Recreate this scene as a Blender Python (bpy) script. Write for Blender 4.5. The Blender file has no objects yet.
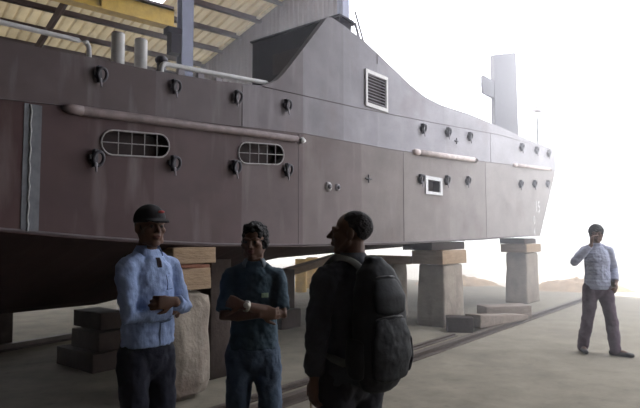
import bpy, bmesh, math, random
from mathutils import Vector, Matrix, Quaternion
random.seed(7)
V = Vector
scn = bpy.context.scene
COL = scn.collection
R = math.radians

# ------------------------------------------------------------------ materials
def mat(name, col, rough=0.8, var=0.25, scale=6.0, bump=0.0, bscale=None, metal=0.0, col2=None, detail=6.0, stretch=(1,1,1), spec=0.3):
    m = bpy.data.materials.new(name); m.use_nodes = True
    nt = m.node_tree; N = nt.nodes; L = nt.links
    b = N['Principled BSDF']
    b.inputs['Roughness'].default_value = rough
    b.inputs['Metallic'].default_value = metal
    b.inputs['Specular IOR Level'].default_value = spec
    tc = N.new('ShaderNodeTexCoord'); mp = N.new('ShaderNodeMapping')
    mp.inputs['Scale'].default_value = stretch
    L.new(tc.outputs['Object'], mp.inputs['Vector'])
    nz = N.new('ShaderNodeTexNoise'); nz.inputs['Scale'].default_value = scale; nz.inputs['Detail'].default_value = detail
    nz.inputs['Roughness'].default_value = 0.6
    L.new(mp.outputs['Vector'], nz.inputs['Vector'])
    rp = N.new('ShaderNodeValToRGB')
    c2 = col2 or tuple(c*(1-var) for c in col)
    c1 = col if col2 else tuple(min(1, c*(1+var)) for c in col)
    rp.color_ramp.elements[0].position = 0.3; rp.color_ramp.elements[0].color = (*c2, 1)
    rp.color_ramp.elements[1].position = 0.7; rp.color_ramp.elements[1].color = (*c1, 1)
    L.new(nz.outputs['Fac'], rp.inputs['Fac'])
    L.new(rp.outputs['Color'], b.inputs['Base Color'])
    if bump:
        n2 = N.new('ShaderNodeTexNoise'); n2.inputs['Scale'].default_value = bscale or scale*4; n2.inputs['Detail'].default_value = 4
        L.new(mp.outputs['Vector'], n2.inputs['Vector'])
        bp = N.new('ShaderNodeBump'); bp.inputs['Strength'].default_value = bump; bp.inputs['Distance'].default_value = 0.02
        L.new(n2.outputs['Fac'], bp.inputs['Height']); L.new(bp.outputs['Normal'], b.inputs['Normal'])
    return m

def layer_stains(m, col, scale, lo, hi, stretch=(1,1,1), amount=0.6):
    """blend a second colour into the base colour where a noise pattern is high"""
    nt = m.node_tree; N = nt.nodes; L = nt.links
    b = N['Principled BSDF']; src = b.inputs['Base Color'].links[0].from_socket
    tc = N.new('ShaderNodeTexCoord'); mp = N.new('ShaderNodeMapping'); mp.inputs['Scale'].default_value = stretch
    nz = N.new('ShaderNodeTexNoise'); nz.inputs['Scale'].default_value = scale; nz.inputs['Detail'].default_value = 5
    L.new(tc.outputs['Object'], mp.inputs['Vector']); L.new(mp.outputs['Vector'], nz.inputs['Vector'])
    mr = N.new('ShaderNodeMapRange'); mr.inputs['From Min'].default_value = lo; mr.inputs['From Max'].default_value = hi
    mr.inputs['To Max'].default_value = amount
    L.new(nz.outputs['Fac'], mr.inputs['Value'])
    mx = N.new('ShaderNodeMix'); mx.data_type = 'RGBA'
    L.new(mr.outputs['Result'], mx.inputs[0]); L.new(src, mx.inputs[6]); mx.inputs[7].default_value = (*col, 1)
    L.new(mx.outputs[2], b.inputs['Base Color'])
    return m

M = {}
def primer_falloff_mat(name, tones, rough, rust, pale):
    """primer paling in steps to the bow, light falloff graded into its tones; tones = [(start along the hull, colour)]"""
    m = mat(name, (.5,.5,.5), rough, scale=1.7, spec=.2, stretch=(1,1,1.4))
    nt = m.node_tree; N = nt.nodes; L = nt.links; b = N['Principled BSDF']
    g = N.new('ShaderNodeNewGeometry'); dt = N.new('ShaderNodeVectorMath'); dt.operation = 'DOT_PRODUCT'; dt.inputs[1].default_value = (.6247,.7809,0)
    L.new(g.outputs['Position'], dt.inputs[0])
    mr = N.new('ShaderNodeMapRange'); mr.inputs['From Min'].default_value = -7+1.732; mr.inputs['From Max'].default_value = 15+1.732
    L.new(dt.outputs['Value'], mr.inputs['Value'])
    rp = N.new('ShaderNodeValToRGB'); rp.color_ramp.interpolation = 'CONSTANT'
    for k, (u, c) in enumerate(tones):
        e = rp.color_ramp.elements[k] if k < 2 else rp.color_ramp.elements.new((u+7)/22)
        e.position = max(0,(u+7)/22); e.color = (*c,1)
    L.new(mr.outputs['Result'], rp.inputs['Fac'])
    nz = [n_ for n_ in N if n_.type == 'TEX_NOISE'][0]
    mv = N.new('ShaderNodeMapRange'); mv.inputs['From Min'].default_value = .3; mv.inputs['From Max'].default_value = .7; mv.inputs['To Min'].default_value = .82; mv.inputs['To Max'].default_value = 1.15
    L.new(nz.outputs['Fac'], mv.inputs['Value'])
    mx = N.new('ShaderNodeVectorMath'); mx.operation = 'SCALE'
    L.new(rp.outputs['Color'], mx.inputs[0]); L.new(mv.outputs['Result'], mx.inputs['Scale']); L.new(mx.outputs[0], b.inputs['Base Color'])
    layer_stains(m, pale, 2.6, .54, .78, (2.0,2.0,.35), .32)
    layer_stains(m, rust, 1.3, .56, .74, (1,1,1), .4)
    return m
LOW_FALLOFF = [(-7,(.066,.033,.034)),(.21,(.074,.044,.046)),(1.3,(.09,.06,.062)),(2.45,(.116,.088,.09)),(3.4,(.15,.123,.12)),(4.7,(.182,.157,.15)),(5.95,(.213,.188,.18)),(7.6,(.24,.217,.208)),(9.3,(.262,.24,.232)),(11.2,(.28,.258,.25))]  # darker primer to the left, with light falloff also graded into the colour
UP_FALLOFF = [(-7,(.1,.076,.078)),(1.3,(.12,.098,.103)),(2.45,(.165,.146,.158)),(3.4,(.215,.203,.223)),(4.3,(.255,.245,.27)),(5.2,(.29,.28,.305)),(7.4,(.315,.305,.328)),(9.6,(.335,.325,.345))]
M['hull_low'] = primer_falloff_mat('hull_brown_primer_falloff', LOW_FALLOFF, .6, (.09,.055,.05), (.3,.27,.26))
M['hull_up'] = primer_falloff_mat('hull_grey_primer_falloff', UP_FALLOFF, .6, (.16,.12,.12), (.4,.38,.4))
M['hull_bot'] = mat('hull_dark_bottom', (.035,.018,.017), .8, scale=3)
M['deck'] = mat('deck_primer', (.2,.16,.16), .8)
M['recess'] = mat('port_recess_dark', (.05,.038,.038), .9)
M['pipe'] = mat('rub_pipe_primer', (.21,.165,.165), .5, scale=8)
M['cap'] = mat('pipe_cap_highlight', (.85,.83,.82), .35)  # near-white colour stands for the bright highlight on the shiny cap
M['stripe'] = mat('stripe_primer', (.14,.145,.16), .6, scale=10)
M['weld'] = mat('bare_weld', (.36,.37,.36), .45, scale=30)
M['seam'] = mat('dark_seam', (.12,.10,.105), .7)
M['lug'] = mat('dark_steel_lug', (.045,.043,.055), .5, scale=20, spec=.5)
M['grille'] = mat('pale_grille_steel', (.34,.32,.32), .45, scale=20)
M['vent'] = mat('vent_grey', (.3,.28,.31), .6)
M['white'] = mat('white_paint', (.62,.61,.6), .5, var=.08, scale=10)
M['dirtywhite'] = mat('dull_white_paint', (.6,.6,.6), .5, var=.12, scale=8)
M['mast'] = mat('funnel_grey', (.05,.048,.062), .6, var=.1)
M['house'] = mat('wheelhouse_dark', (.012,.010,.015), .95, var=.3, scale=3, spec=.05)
M['conc'] = mat('pier_concrete', (.30,.26,.215), .95, col2=(.20,.17,.14), scale=4, bump=.6, bscale=18)
layer_stains(M['conc'], (.075,.06,.05), 2.6, .5, .68, (1,1,.6), .75)
layer_stains(M['conc'], (.16,.10,.08), 1.4, .52, .7, (1,1,1), .5)
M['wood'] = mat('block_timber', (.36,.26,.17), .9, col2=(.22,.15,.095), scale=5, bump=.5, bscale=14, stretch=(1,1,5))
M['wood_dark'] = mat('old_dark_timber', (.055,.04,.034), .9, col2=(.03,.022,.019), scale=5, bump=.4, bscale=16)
M['wood_red'] = mat('reddish_timber', (.20,.09,.06), .9, scale=6, bump=.4)
M['wood_grey'] = mat('weathered_timber', (.26,.215,.18), .95, col2=(.15,.12,.1), scale=6, bump=.5, stretch=(1,4,4))
M['floor'] = mat('dusty_concrete_floor', (.24,.215,.168), .95, col2=(.155,.138,.105), scale=2.2, bump=.35, bscale=7, detail=9)
layer_stains(M['floor'], (.13,.115,.092), .8, .52, .72, (1,1,1), .5)
layer_stains(M['floor'], (.1,.088,.07), 9, .6, .74, (1,1,1), .45)
M['ground'] = mat('pale_yard_ground', (.62,.57,.5), .95, col2=(.5,.45,.39), scale=.5)
M['earth'] = mat('brown_earth', (.34,.25,.17), 1, scale=5, bump=.8, bscale=12)
M['rail'] = mat('worn_rail_steel', (.075,.058,.048), .6, scale=12, bump=.3)
M['column'] = mat('blue_grey_column', (.085,.092,.135), .6, var=.15, scale=4)
M['purlin'] = mat('purlin_brown', (.055,.034,.034), .8)
M['yellow'] = mat('crane_yellow', (.34,.225,.035), .6, var=.2, scale=5)
M['drum'] = mat('yellow_drum_paint', (.60,.38,.08), .6, var=.2, scale=5)
M['cladding'] = mat('end_wall_cladding', (.155,.13,.13), .8, var=.2, scale=1.5)
def roof_mat():
    m = mat('roof_sheet', (.52,.45,.30), .8, col2=(.34,.28,.18), scale=.6, detail=5)
    nt = m.node_tree; N = nt.nodes; L = nt.links
    b = N['Principled BSDF']; o = N['Material Output']; src = b.inputs['Base Color'].links[0].from_socket
    t = N.new('ShaderNodeBsdfTranslucent'); L.new(src, t.inputs['Color'])
    mx = N.new('ShaderNodeMixShader'); mx.inputs[0].default_value = .08
    L.new(b.outputs[0], mx.inputs[1]); L.new(t.outputs[0], mx.inputs[2]); L.new(mx.outputs[0], o.inputs[0])
    return m
M['roof'] = roof_mat()
M['roof_unseen'] = mat('roof_unseen_sheet', (.16,.145,.125), .7, scale=.6)  # unseen near roof, made opaque and dark to cut bounced light
M['skin'] = mat('brown_skin', (.125,.066,.045), .55, var=.12, scale=12)
M['eye'] = mat('eye_dark', (.02,.015,.012), .3)
M['lip'] = mat('lip_brown', (.14,.06,.05), .5)
M['hair'] = mat('black_hair', (.012,.011,.012), .7, var=.4, scale=40, bump=.8, bscale=60)
M['hair_grey'] = mat('cropped_dark_hair', (.035,.032,.034), .8, var=.4, scale=40, bump=.5, bscale=80)
M['capcloth'] = mat('black_cap_cloth', (.018,.017,.02), .85, scale=30)
M['red'] = mat('red_emblem', (.35,.05,.05), .7)
def shirt_mat():
    m = mat('light_blue_shirt', (.34,.44,.69), .85, var=.1, scale=9, bump=.25, bscale=22)
    nt = m.node_tree; N = nt.nodes; L = nt.links
    b = N['Principled BSDF']; src = b.inputs['Base Color'].links[0].from_socket
    tc = N.new('ShaderNodeTexCoord'); w = N.new('ShaderNodeTexWave'); w.inputs['Scale'].default_value = 22; w.bands_direction = 'X'
    w.inputs['Distortion'].default_value = .8
    L.new(tc.outputs['Object'], w.inputs['Vector'])
    mx = N.new('ShaderNodeMix'); mx.data_type = 'RGBA'; mx.blend_type = 'MULTIPLY'
    mr = N.new('ShaderNodeMapRange'); mr.inputs['To Max'].default_value = .22
    L.new(w.outputs['Fac'], mr.inputs['Value']); L.new(mr.outputs['Result'], mx.inputs[0])
    L.new(src, mx.inputs[6]); mx.inputs[7].default_value = (.45,.5,.62,1)
    L.new(mx.outputs[2], b.inputs['Base Color'])
    return m
M['blueshirt'] = shirt_mat()
M['undershirt'] = mat('dark_undershirt', (.03,.02,.025), .9)
M['navytrouser'] = mat('black_navy_trousers', (.024,.026,.04), .9, scale=10, bump=.2)
M['polo'] = mat('dark_teal_shirt', (.045,.072,.095), .9, scale=10, bump=.25, bscale=20)
M['collar'] = mat('shirt_collar_trim', (.12,.15,.18), .9)
M['badge'] = mat('pale_green_patch', (.22,.3,.2), .8)
M['jeans'] = mat('dark_blue_jeans', (.06,.085,.125), .9, scale=12, bump=.25)
M['jacket'] = mat('black_jacket', (.048,.05,.06), .85, scale=10, bump=.3, bscale=20)
M['blacktrouser'] = mat('black_trousers', (.024,.024,.03), .9, scale=10, bump=.2)
M['pack'] = mat('black_pack_fabric', (.013,.0145,.018), .7, scale=20, bump=.25, bscale=14)
M['packgrey'] = mat('charcoal_pack_panel', (.02,.022,.026), .65, scale=20, bump=.3, bscale=14)
M['strap'] = mat('grey_green_strap', (.11,.115,.1), .8, scale=20)
M['zip'] = mat('zip_grey', (.16,.16,.17), .4)
M['shoe'] = mat('black_shoe', (.02,.018,.018), .5)
M['farshirt'] = mat('grey_blue_striped_shirt', (.40,.43,.53), .9, col2=(.25,.26,.35), scale=3.2, stretch=(.3,.3,7), detail=1)
M['fartrouser'] = mat('dull_plum_trousers', (.085,.058,.078), .9, scale=10)
M['watch'] = mat('watch_steel', (.5,.48,.42), .3, metal=.6)
M['cord'] = mat('pale_cord', (.3,.25,.16), .7)
M['pouch'] = mat('brown_pouch', (.10,.075,.055), .8)

# ------------------------------------------------------------------ object helpers
WLOC = {}
def link(o, label=None, cat=None, group=None, kind=None):
    if label: o['label'] = label
    if cat: o['category'] = cat
    if group: o['group'] = group
    if kind: o['kind'] = kind
    return o
def thing(name, loc, label, cat, group=None, rz=0):
    o = bpy.data.objects.new(name, None); COL.objects.link(o)
    o.location = loc; o.rotation_euler = (0,0,rz); o.empty_display_size = .1
    return link(o, label, cat, group)
def parent_world(par):
    m = Matrix.Identity(4)
    chain = []
    while par: chain.append(par); par = par.parent
    for p in reversed(chain):
        m = m @ Matrix.LocRotScale(p.location, p.rotation_euler, p.scale)
    return m
def obj(name, bm, materials, parent=None, smooth=True, recentre=True, world=True, base=False):
    """link a bmesh as one mesh object; coordinates are given in world space (world) or in the parent's space"""
    me = bpy.data.meshes.new(name); bmesh.ops.recalc_face_normals(bm, faces=bm.faces); bm.to_mesh(me); bm.free()
    return obj_me(name, me, materials, parent, smooth, recentre, world, base)
def obj_me(name, me, materials, parent=None, smooth=True, recentre=True, world=True, base=False):
    me.name = name
    if not isinstance(materials, (list, tuple)): materials = [materials]
    idx = [p.material_index for p in me.polygons]
    me.materials.clear()
    for m in materials: me.materials.append(m)
    if len(materials) > 1: me.polygons.foreach_set('material_index', idx)
    if parent and world: me.transform(parent_world(parent).inverted())
    c = V((0,0,0))
    if recentre and len(me.vertices):
        lo = V([min(v.co[i] for v in me.vertices) for i in range(3)]); hi = V([max(v.co[i] for v in me.vertices) for i in range(3)])
        c = (lo+hi)/2
        if base: c.z = lo.z
        me.transform(Matrix.Translation(-c))
    if smooth is not None:
        me.polygons.foreach_set('use_smooth', [bool(smooth)]*len(me.polygons))
    o = bpy.data.objects.new(name, me); COL.objects.link(o); o.location = c
    if parent: o.parent = parent
    return o
def hard(o, ang=35):
    o.data.set_sharp_from_angle(angle=R(ang)); return o
def copy_tree(o, parent=None):
    c = o.copy(); COL.objects.link(c); c.parent = parent
    for ch in list(o.children): copy_tree(ch, c)
    return c

# ------------------------------------------------------------------ shape helpers
def box(bm, lo, hi, mx=None, mi=0):
    vs = [bm.verts.new(V((x,y,z))) for x in (lo[0],hi[0]) for y in (lo[1],hi[1]) for z in (lo[2],hi[2])]
    if mx is not None:
        for v in vs: v.co = mx @ v.co
    for f in ((0,1,3,2),(4,6,7,5),(0,4,5,1),(2,3,7,6),(0,2,6,4),(1,5,7,3)):
        bm.faces.new([vs[i] for i in f]).material_index = mi
    return vs
def frame_of(t, ref):
    t = t.normalized(); a = ref - t*ref.dot(t)
    if a.length < 1e-4: a = V((1,0,0)) - t*t.x
    if a.length < 1e-4: a = V((0,1,0))
    a.normalize(); return a, t.cross(a)
def loft(bm, pts, radii, ref=V((1,0,0)), seg=14, cap='round', closed=False, mi=0):
    """tube through pts; radius a number or (ra, rb): ra along ref, rb across"""
    pts = [V(p) for p in pts]; n = len(pts)
    rr = [(r, r) if not isinstance(r, (tuple, list)) else r for r in radii]
    tang = []
    for i in range(n):
        if closed: t = pts[(i+1)%n]-pts[i-1]
        else: t = pts[min(i+1,n-1)]-pts[max(i-1,0)]
        tang.append(t)
    items = [(pts[i], rr[i], tang[i]) for i in range(n)]
    if cap == 'round' and not closed:
        h = []
        for k in (.9,.6,.3):
            s = math.sqrt(1-k*k); m = min(rr[0]); h.append((pts[0]-tang[0].normalized()*m*k, (rr[0][0]*s+.0, rr[0][1]*s), tang[0]))
        e = []
        for k in (.3,.6,.9):
            s = math.sqrt(1-k*k); m = min(rr[-1]); e.append((pts[-1]+tang[-1].normalized()*m*k, (rr[-1][0]*s, rr[-1][1]*s), tang[-1]))
        items = h+items+e
    rings = []
    for p, r, t in items:
        a, b = frame_of(t, ref)
        rings.append([bm.verts.new(p+a*math.cos(2*math.pi*j/seg)*r[0]+b*math.sin(2*math.pi*j/seg)*r[1]) for j in range(seg)])
    m = len(rings)
    for i in range(m if closed else m-1):
        A, B = rings[i], rings[(i+1)%m]
        for j in range(seg):
            f = bm.faces.new([A[j], A[(j+1)%seg], B[(j+1)%seg], B[j]]); f.material_index = mi; f.smooth = True
    if not closed and cap:
        bm.faces.new(rings[0][::-1]).material_index = mi; bm.faces.new(rings[-1]).material_index = mi
def smoothpath(pts, k=4):
    """catmull-rom resample"""
    P = [V(p) for p in pts]; out = []
    for i in range(len(P)-1):
        p0, p1, p2, p3 = P[max(i-1,0)], P[i], P[i+1], P[min(i+2,len(P)-1)]
        for j in range(k):
            t = j/k
            out.append(.5*((2*p1)+(p2-p0)*t+(2*p0-5*p1+4*p2-p3)*t*t+(3*p1-p0-3*p2+p3)*t**3))
    out.append(P[-1]); return out
def ell(bm, c, r, rot=None, seg=16, rings=10):
    m = Matrix.Translation(V(c)) @ (rot or Matrix.Identity(4)) @ Matrix.Diagonal((*r,1))
    bmesh.ops.create_uvsphere(bm, u_segments=seg, v_segments=rings, radius=1, matrix=m)
def bevel_all(bm, w, seg=2):
    bmesh.ops.bevel(bm, geom=list(bm.edges), offset=w, segments=seg, affect='EDGES', profile=.6)
def union(bm, voxel, smooth_it=4, fac=.5, disp=None, seed=0):
    """voxel-union all closed pieces in bm into one continuous mesh"""
    me = bpy.data.meshes.new('tmp'); bm.to_mesh(me); bm.free()
    o = bpy.data.objects.new('tmp', me); COL.objects.link(o)
    r = o.modifiers.new('r','REMESH'); r.mode = 'VOXEL'; r.voxel_size = voxel; r.adaptivity = 0
    if smooth_it:
        s = o.modifiers.new('s','SMOOTH'); s.iterations = smooth_it; s.factor = fac
    if disp:
        for (st, sz) in disp:
            t = bpy.data.textures.new('folds','CLOUDS'); t.noise_scale = sz; t.noise_depth = 2
            d = o.modifiers.new('d','DISPLACE'); d.texture = t; d.strength = st; d.mid_level = .5; d.texture_coords = 'LOCAL'
    dg = bpy.context.evaluated_depsgraph_get(); dg.update()
    out = bpy.data.meshes.new_from_object(o.evaluated_get(dg))
    bpy.data.objects.remove(o); bpy.data.meshes.remove(me)
    return out
def rough_block(lo, hi, mx, cuts=4, amp=.015, taper=0.0, bev=.02, seed=0):
    """a worn block: bevelled, subdivided, edges roughened, narrowing upwards by taper"""
    rnd = random.Random(seed)
    bm = bmesh.new(); box(bm, lo, hi); bevel_all(bm, bev, 2)
    bmesh.ops.subdivide_edges(bm, edges=[e for e in bm.edges if e.calc_length() > .12], cuts=cuts, use_grid_fill=True)
    cx, cy = (lo[0]+hi[0])/2, (lo[1]+hi[1])/2; H = hi[2]-lo[2]
    from mathutils import noise
    for v in bm.verts:
        t = (v.co.z-lo[2])/H; k = 1-taper*t
        v.co.x = cx+(v.co.x-cx)*k; v.co.y = cy+(v.co.y-cy)*k
        q = v.co*3.1+V((seed*3.7,seed*1.3,0)); d = noise.noise_vector(q)*amp + noise.noise_vector(q*3)*amp*.4
        if t < .02: d.z = 0
        v.co += d
        if t < .02: v.co.z = lo[2]
    for v in bm.verts: v.co = mx @ v.co
    return bm

# ------------------------------------------------------------------ frames of the place
P0 = V((-2.39,4.13,0)); d = V((.6247,.7809,0)).normalized(); n = V((-.7809,.6247,0)).normalized()   # ship: along, inboard
SA = math.atan2(d.y, d.x)
SM = Matrix(((d.x,n.x,0,P0.x),(d.y,n.y,0,P0.y),(0,0,1,0),(0,0,0,1)))      # ship space (u, off, z) -> world
def S(u, off, z): return SM @ V((u,off,z))
d2 = V((.77,.64,0)).normalized(); n2 = V((-.64,.77,0)).normalized()          # shed: along the ridge, across to the far eave
KM = Matrix(((d2.x,n2.x,0,0),(d2.y,n2.y,0,0),(0,0,1,0),(0,0,0,1)))         # shed space (k, o, z) -> world
def K(k, o, z): return KM @ V((k,o,z))
RIDGE = 13.2
def roof_z(o):
    return 9.92+.153*(24.78-o) if o > RIDGE else 9.92+.153*(24.78-RIDGE)-.45*(RIDGE-o)  # unseen near slope kept steep and low to darken the inside
def lerp(tab, x):
    if x <= tab[0][0]: return tab[0][1]
    for (a, b), (c, e) in zip(tab, tab[1:]):
        if x <= c: return b+(e-b)*(x-a)/(c-a)
    return tab[-1][1]

# ------------------------------------------------------------------ setting: ground, shed
def build_ground():
    bm = bmesh.new()
    vs = [bm.verts.new(K(k,o,0)) for k, o in ((-22,-22),(16,-22),(16,30),(-22,30))]; bm.faces.new(vs)
    bmesh.ops.subdivide_edges(bm, edges=bm.edges[:], cuts=20, use_grid_fill=True)
    link(obj('floor', bm, M['floor'], smooth=False), kind='structure')
    bm = bmesh.new()
    vs = [bm.verts.new(V(p)) for p in ((-160,-160,-.012),(160,-160,-.012),(160,160,-.012),(-160,160,-.012))]; bm.faces.new(vs)
    link(obj('ground', bm, M['ground'], smooth=False), kind='structure')
build_ground()

KEND, KBACK, OFAR, ONEAR = 12.8, -16.0, 27.5, -4.5
KNEAR, OCUT = 7.3, 13.2      # unseen near-side sheets, cut short to shape the light on the hull
HOLES = []          # roof gaps, mostly added to let light in: (k0, k1, o0, o1)
HOLES += [(7.7,8.9,19.0,20.9), (-2.0,.4,14.4,17.6), (1.6,4.0,14.4,17.6)]  # first is a missing sheet in view; the unseen others light the floor behind
HOLES += [(5.0,5.9,13.4,14.2), (5.0,7.4,15.0,15.5), (5.6,6.5,16.2,16.9), (3.8,4.7,12.4,13.0)]  # out of view, placed to throw sun patches under the hull
def build_roof():
    bm = bmesh.new(); pitch = .4
    prof = [(0,0),(.22,0),(.25,.1),(.37,.1)]
    ks = []
    k = KBACK
    while k < KEND+.25:
        for a, h in prof: ks.append((k+a, h))
        k += pitch
    os_ = [OFAR+.5]+[RIDGE+(OFAR-RIDGE)*i/15 for i in range(15,-1,-1)]+[RIDGE-(RIDGE-ONEAR)*i/6 for i in range(1,7)]
    grid = [[bm.verts.new(K(kk, o, roof_z(o)+h+.12)) for kk, h in ks] for o in os_]
    for i in range(len(os_)-1):
        om = (os_[i]+os_[i+1])/2
        for j in range(len(ks)-1):
            km = (ks[j][0]+ks[j+1][0])/2
            if any(a <= km <= b and c <= om <= e for a, b, c, e in HOLES) or (om < OCUT and km > KNEAR): continue
            bm.faces.new([grid[i][j], grid[i][j+1], grid[i+1][j+1], grid[i+1][j]]).material_index = 0 if om > RIDGE else 1
    link(obj('ceiling', bm, [M['roof'],M['roof_unseen']], smooth=False), kind='structure')
build_roof()
def slab(bm, k0, k1, o0, o1, z0, z1): box(bm, (k0,o0,z0), (k1,o1,z1), KM)
def purlin(o, i):
    bm = bmesh.new()
    z = roof_z(o)+.1
    ke = KEND if o > OCUT else KNEAR
    box(bm, (KBACK, o-.05, z-.2), (ke, o+.05, z), KM)
    box(bm, (KBACK, o-.05, z-.2), (ke, o+.12, z-.185), KM)
    link(obj('trim_%d' % i, bm, M['purlin'], smooth=False), kind='structure')
ti = 1
for o in (27.2,25.7,24.15,22.45,20.9,19.3,17.7,16.1,13.0,10.5,8.0,5.5,3.0,.5,-2.0): purlin(o, ti); ti += 1
def rafter(k, i, h=.35):
    bm = bmesh.new()
    for o0, o1 in ((RIDGE,OFAR),(ONEAR,RIDGE)):
        q = []
        for o in (o0,o1):
            z = roof_z(o)-.08
            q.append([bm.verts.new(K(k+a,o,z+b)) for a, b in ((-.06,-h),(.06,-h),(.06,0),(-.06,0))])
        A, B = q
        for j in range(4): bm.faces.new([A[j],A[(j+1)%4],B[(j+1)%4],B[j]])
        bm.faces.new(A[::-1]); bm.faces.new(B)
    link(obj('trim_%d' % i, bm, M['purlin'], smooth=False), kind='structure')
for k in (-9.5,-2.0,5.5): rafter(k, ti); ti += 1
# gable edge: the pale verge strip that closes the sheets against the end wall
bm = bmesh.new()
q = []
for o in (OCUT, OFAR):
    z = roof_z(o)+.1
    q.append([bm.verts.new(K(KEND-.12+a,o,z+b)) for a, b in ((-.16,-.1),(.0,-.1),(.0,0),(-.16,0))])
for j in range(4): bm.faces.new([q[0][j],q[0][(j+1)%4],q[1][(j+1)%4],q[1][j]])
bm.faces.new(q[0][::-1]); bm.faces.new(q[1])
M['verge'] = mat('verge_strip', (.72,.64,.44), .7)
link(obj('trim_%d' % ti, bm, M['verge'], smooth=False), kind='structure'); ti += 1
def clad_wall(name, p_fn, length, z_lo, ztop_fn, t=.04, pitch=.3):
    """corrugated wall: p_fn(s, off) -> world xy, ribs run upright"""
    bm = bmesh.new(); prof = [(0,0),(.17,0),(.2,.04),(.27,.04)]
    front = []
    s = 0
    while s < length:
        for a, h in prof:
            x = min(s+a, length)
            b = p_fn(x, h); front.append((bm.verts.new(V((b.x,b.y,z_lo))), bm.verts.new(V((b.x,b.y,ztop_fn(x))))))
        s += pitch
    for A, B in zip(front, front[1:]): bm.faces.new([A[0],B[0],B[1],A[1]])
    o = obj(name, bm, M['cladding'], smooth=False)
    sm = o.modifiers.new('t','SOLIDIFY'); sm.thickness = .012
    return link(o, kind='structure')
clad_wall('wall_end', lambda s, h: K(KEND-h, 14.1+s, 0), OFAR-14.1, 2.6, lambda s: roof_z(14.1+s)+.1)
clad_wall('wall_far_unseen', lambda s, h: K(KBACK+s, OFAR-h, 0), KEND-KBACK, 5.0, lambda s: roof_z(OFAR)+.1)  # unseen wall, raised to let light onto the floor behind the ship
clad_wall('wall_back', lambda s, h: K(KBACK+h, ONEAR+s, 0), OFAR-ONEAR, 0, lambda s: roof_z(ONEAR+s)+.1)
clad_wall('wall_near_unseen', lambda s, h: K(KBACK+s, ONEAR+h, 0), KNEAR-KBACK, 0, lambda s: roof_z(ONEAR)+.1)  # unseen wall, set close and low to keep the left dark

def steel_column(k, o, w, dpt, label, ax=0):
    t = thing('steel_column', K(k,o,0), label, 'column', 'steel columns of the shed')
    zt = roof_z(o)-.05
    bm = bmesh.new()                         # I-section: web and two flanges
    box(bm, (k-w/2,o-dpt/2,0), (k+w/2,o-dpt/2+.03,zt), KM); box(bm, (k-w/2,o+dpt/2-.03,0), (k+w/2,o+dpt/2,zt), KM)
    box(bm, (k-.02,o-dpt/2+.03,0), (k+.02,o+dpt/2-.03,zt), KM)
    obj('shaft', bm, M['column'], t, smooth=False)
    bm = bmesh.new(); box(bm, (k-w*.75,o-dpt*.75,0), (k+w*.75,o+dpt*.75,.03), KM)
    obj('base_plate', bm, M['column'], t, smooth=False)
    return t
c1 = steel_column(6.98, 14.45, .34, .36, 'tall blue grey steel column carrying the yellow crane beam')
bm = bmesh.new(); box(bm, (6.4,14.28,7.3), (6.8,14.62,7.47), KM); box(bm, (6.5,14.3,6.75), (6.8,14.6,7.3), KM)
obj('bracket', bm, M['house'], c1, smooth=False)
c2 = steel_column(12.55, 13.85, .3, .3, 'blue grey steel post at the open edge of the end wall')
t = thing('crane_beam', K(-4,14.45,7.47), 'yellow crane runway beam under the corrugated roof', 'beam')
bm = bmesh.new()
box(bm, (-17.8,14.28,7.47), (6.62,14.62,7.52), KM); box(bm, (-17.8,14.28,7.97), (6.62,14.62,7.97), KM); box(bm, (-17.8,14.42,7.52), (6.62,14.48,7.97), KM)
for kk in (-14,-10,-6,-2.2,1.2,4.6): box(bm, (kk-.02,14.3,7.52), (kk+.02,14.6,7.97), KM)
obj('girder', bm, M['yellow'], t, smooth=False)
bm = bmesh.new(); box(bm, (-17.8,14.42,7.97), (6.62,14.48,8.1), KM)
obj('crane_rail', bm, M['purlin'], t, smooth=False)

# ------------------------------------------------------------------ the ship
ship = thing('ship', S(4,2.5,0), 'large unpainted steel ship hull in brown and grey primer propped on piers', 'ship')
TOP = [(-7,3.1),(0,3.1),(.34,3.11),(.72,3.14),(1.27,3.17),(1.61,3.2),(2.13,3.25),(2.76,3.34),(2.9,3.4),(3.02,3.47),(3.14,3.58),(3.26,3.71),(3.98,4.53),(4.08,4.56),(4.38,4.53),(4.88,4.45),(5.42,4.31),(6.19,4.10),(6.7,4.0),(7.27,3.97),(8.57,4.02),(10.17,4.02),(11.8,4.0),(14.28,4.01)]
BOT = [(-7,1.7),(0,1.64),(.46,1.6),(1,1.56),(1.89,1.51),(3.43,1.48),(5.83,1.49),(8.96,1.54),(11.3,1.6),(14,1.62)]
KNU = [(-7,2.6),(0,2.64),(.6,2.69),(1.87,2.77),(3.43,2.89),(5.85,2.96),(8.54,3.11),(13.33,3.39),(14.3,3.45)]
DEC = [(-7,2.95),(0,2.97),(2.76,3.22),(4.74,3.4),(6.88,3.56),(10.16,3.75),(13.83,3.9),(14.5,3.9)]
KEE = [(-7,.72),(2.2,.72),(3.6,.95),(5,1.2),(8,1.3),(12,1.42),(14,1.5)]
UEND = [(1.0,12.25),(1.6,12.78),(2.17,13.24),(2.87,13.82),(3.61,14.44),(4.01,14.28)]
BEAM = 5.0
def rk(u, z):
    if u <= 11: return u
    return 11+(u-11)/(14.3-11)*(lerp(UEND, z)-11)
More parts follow.
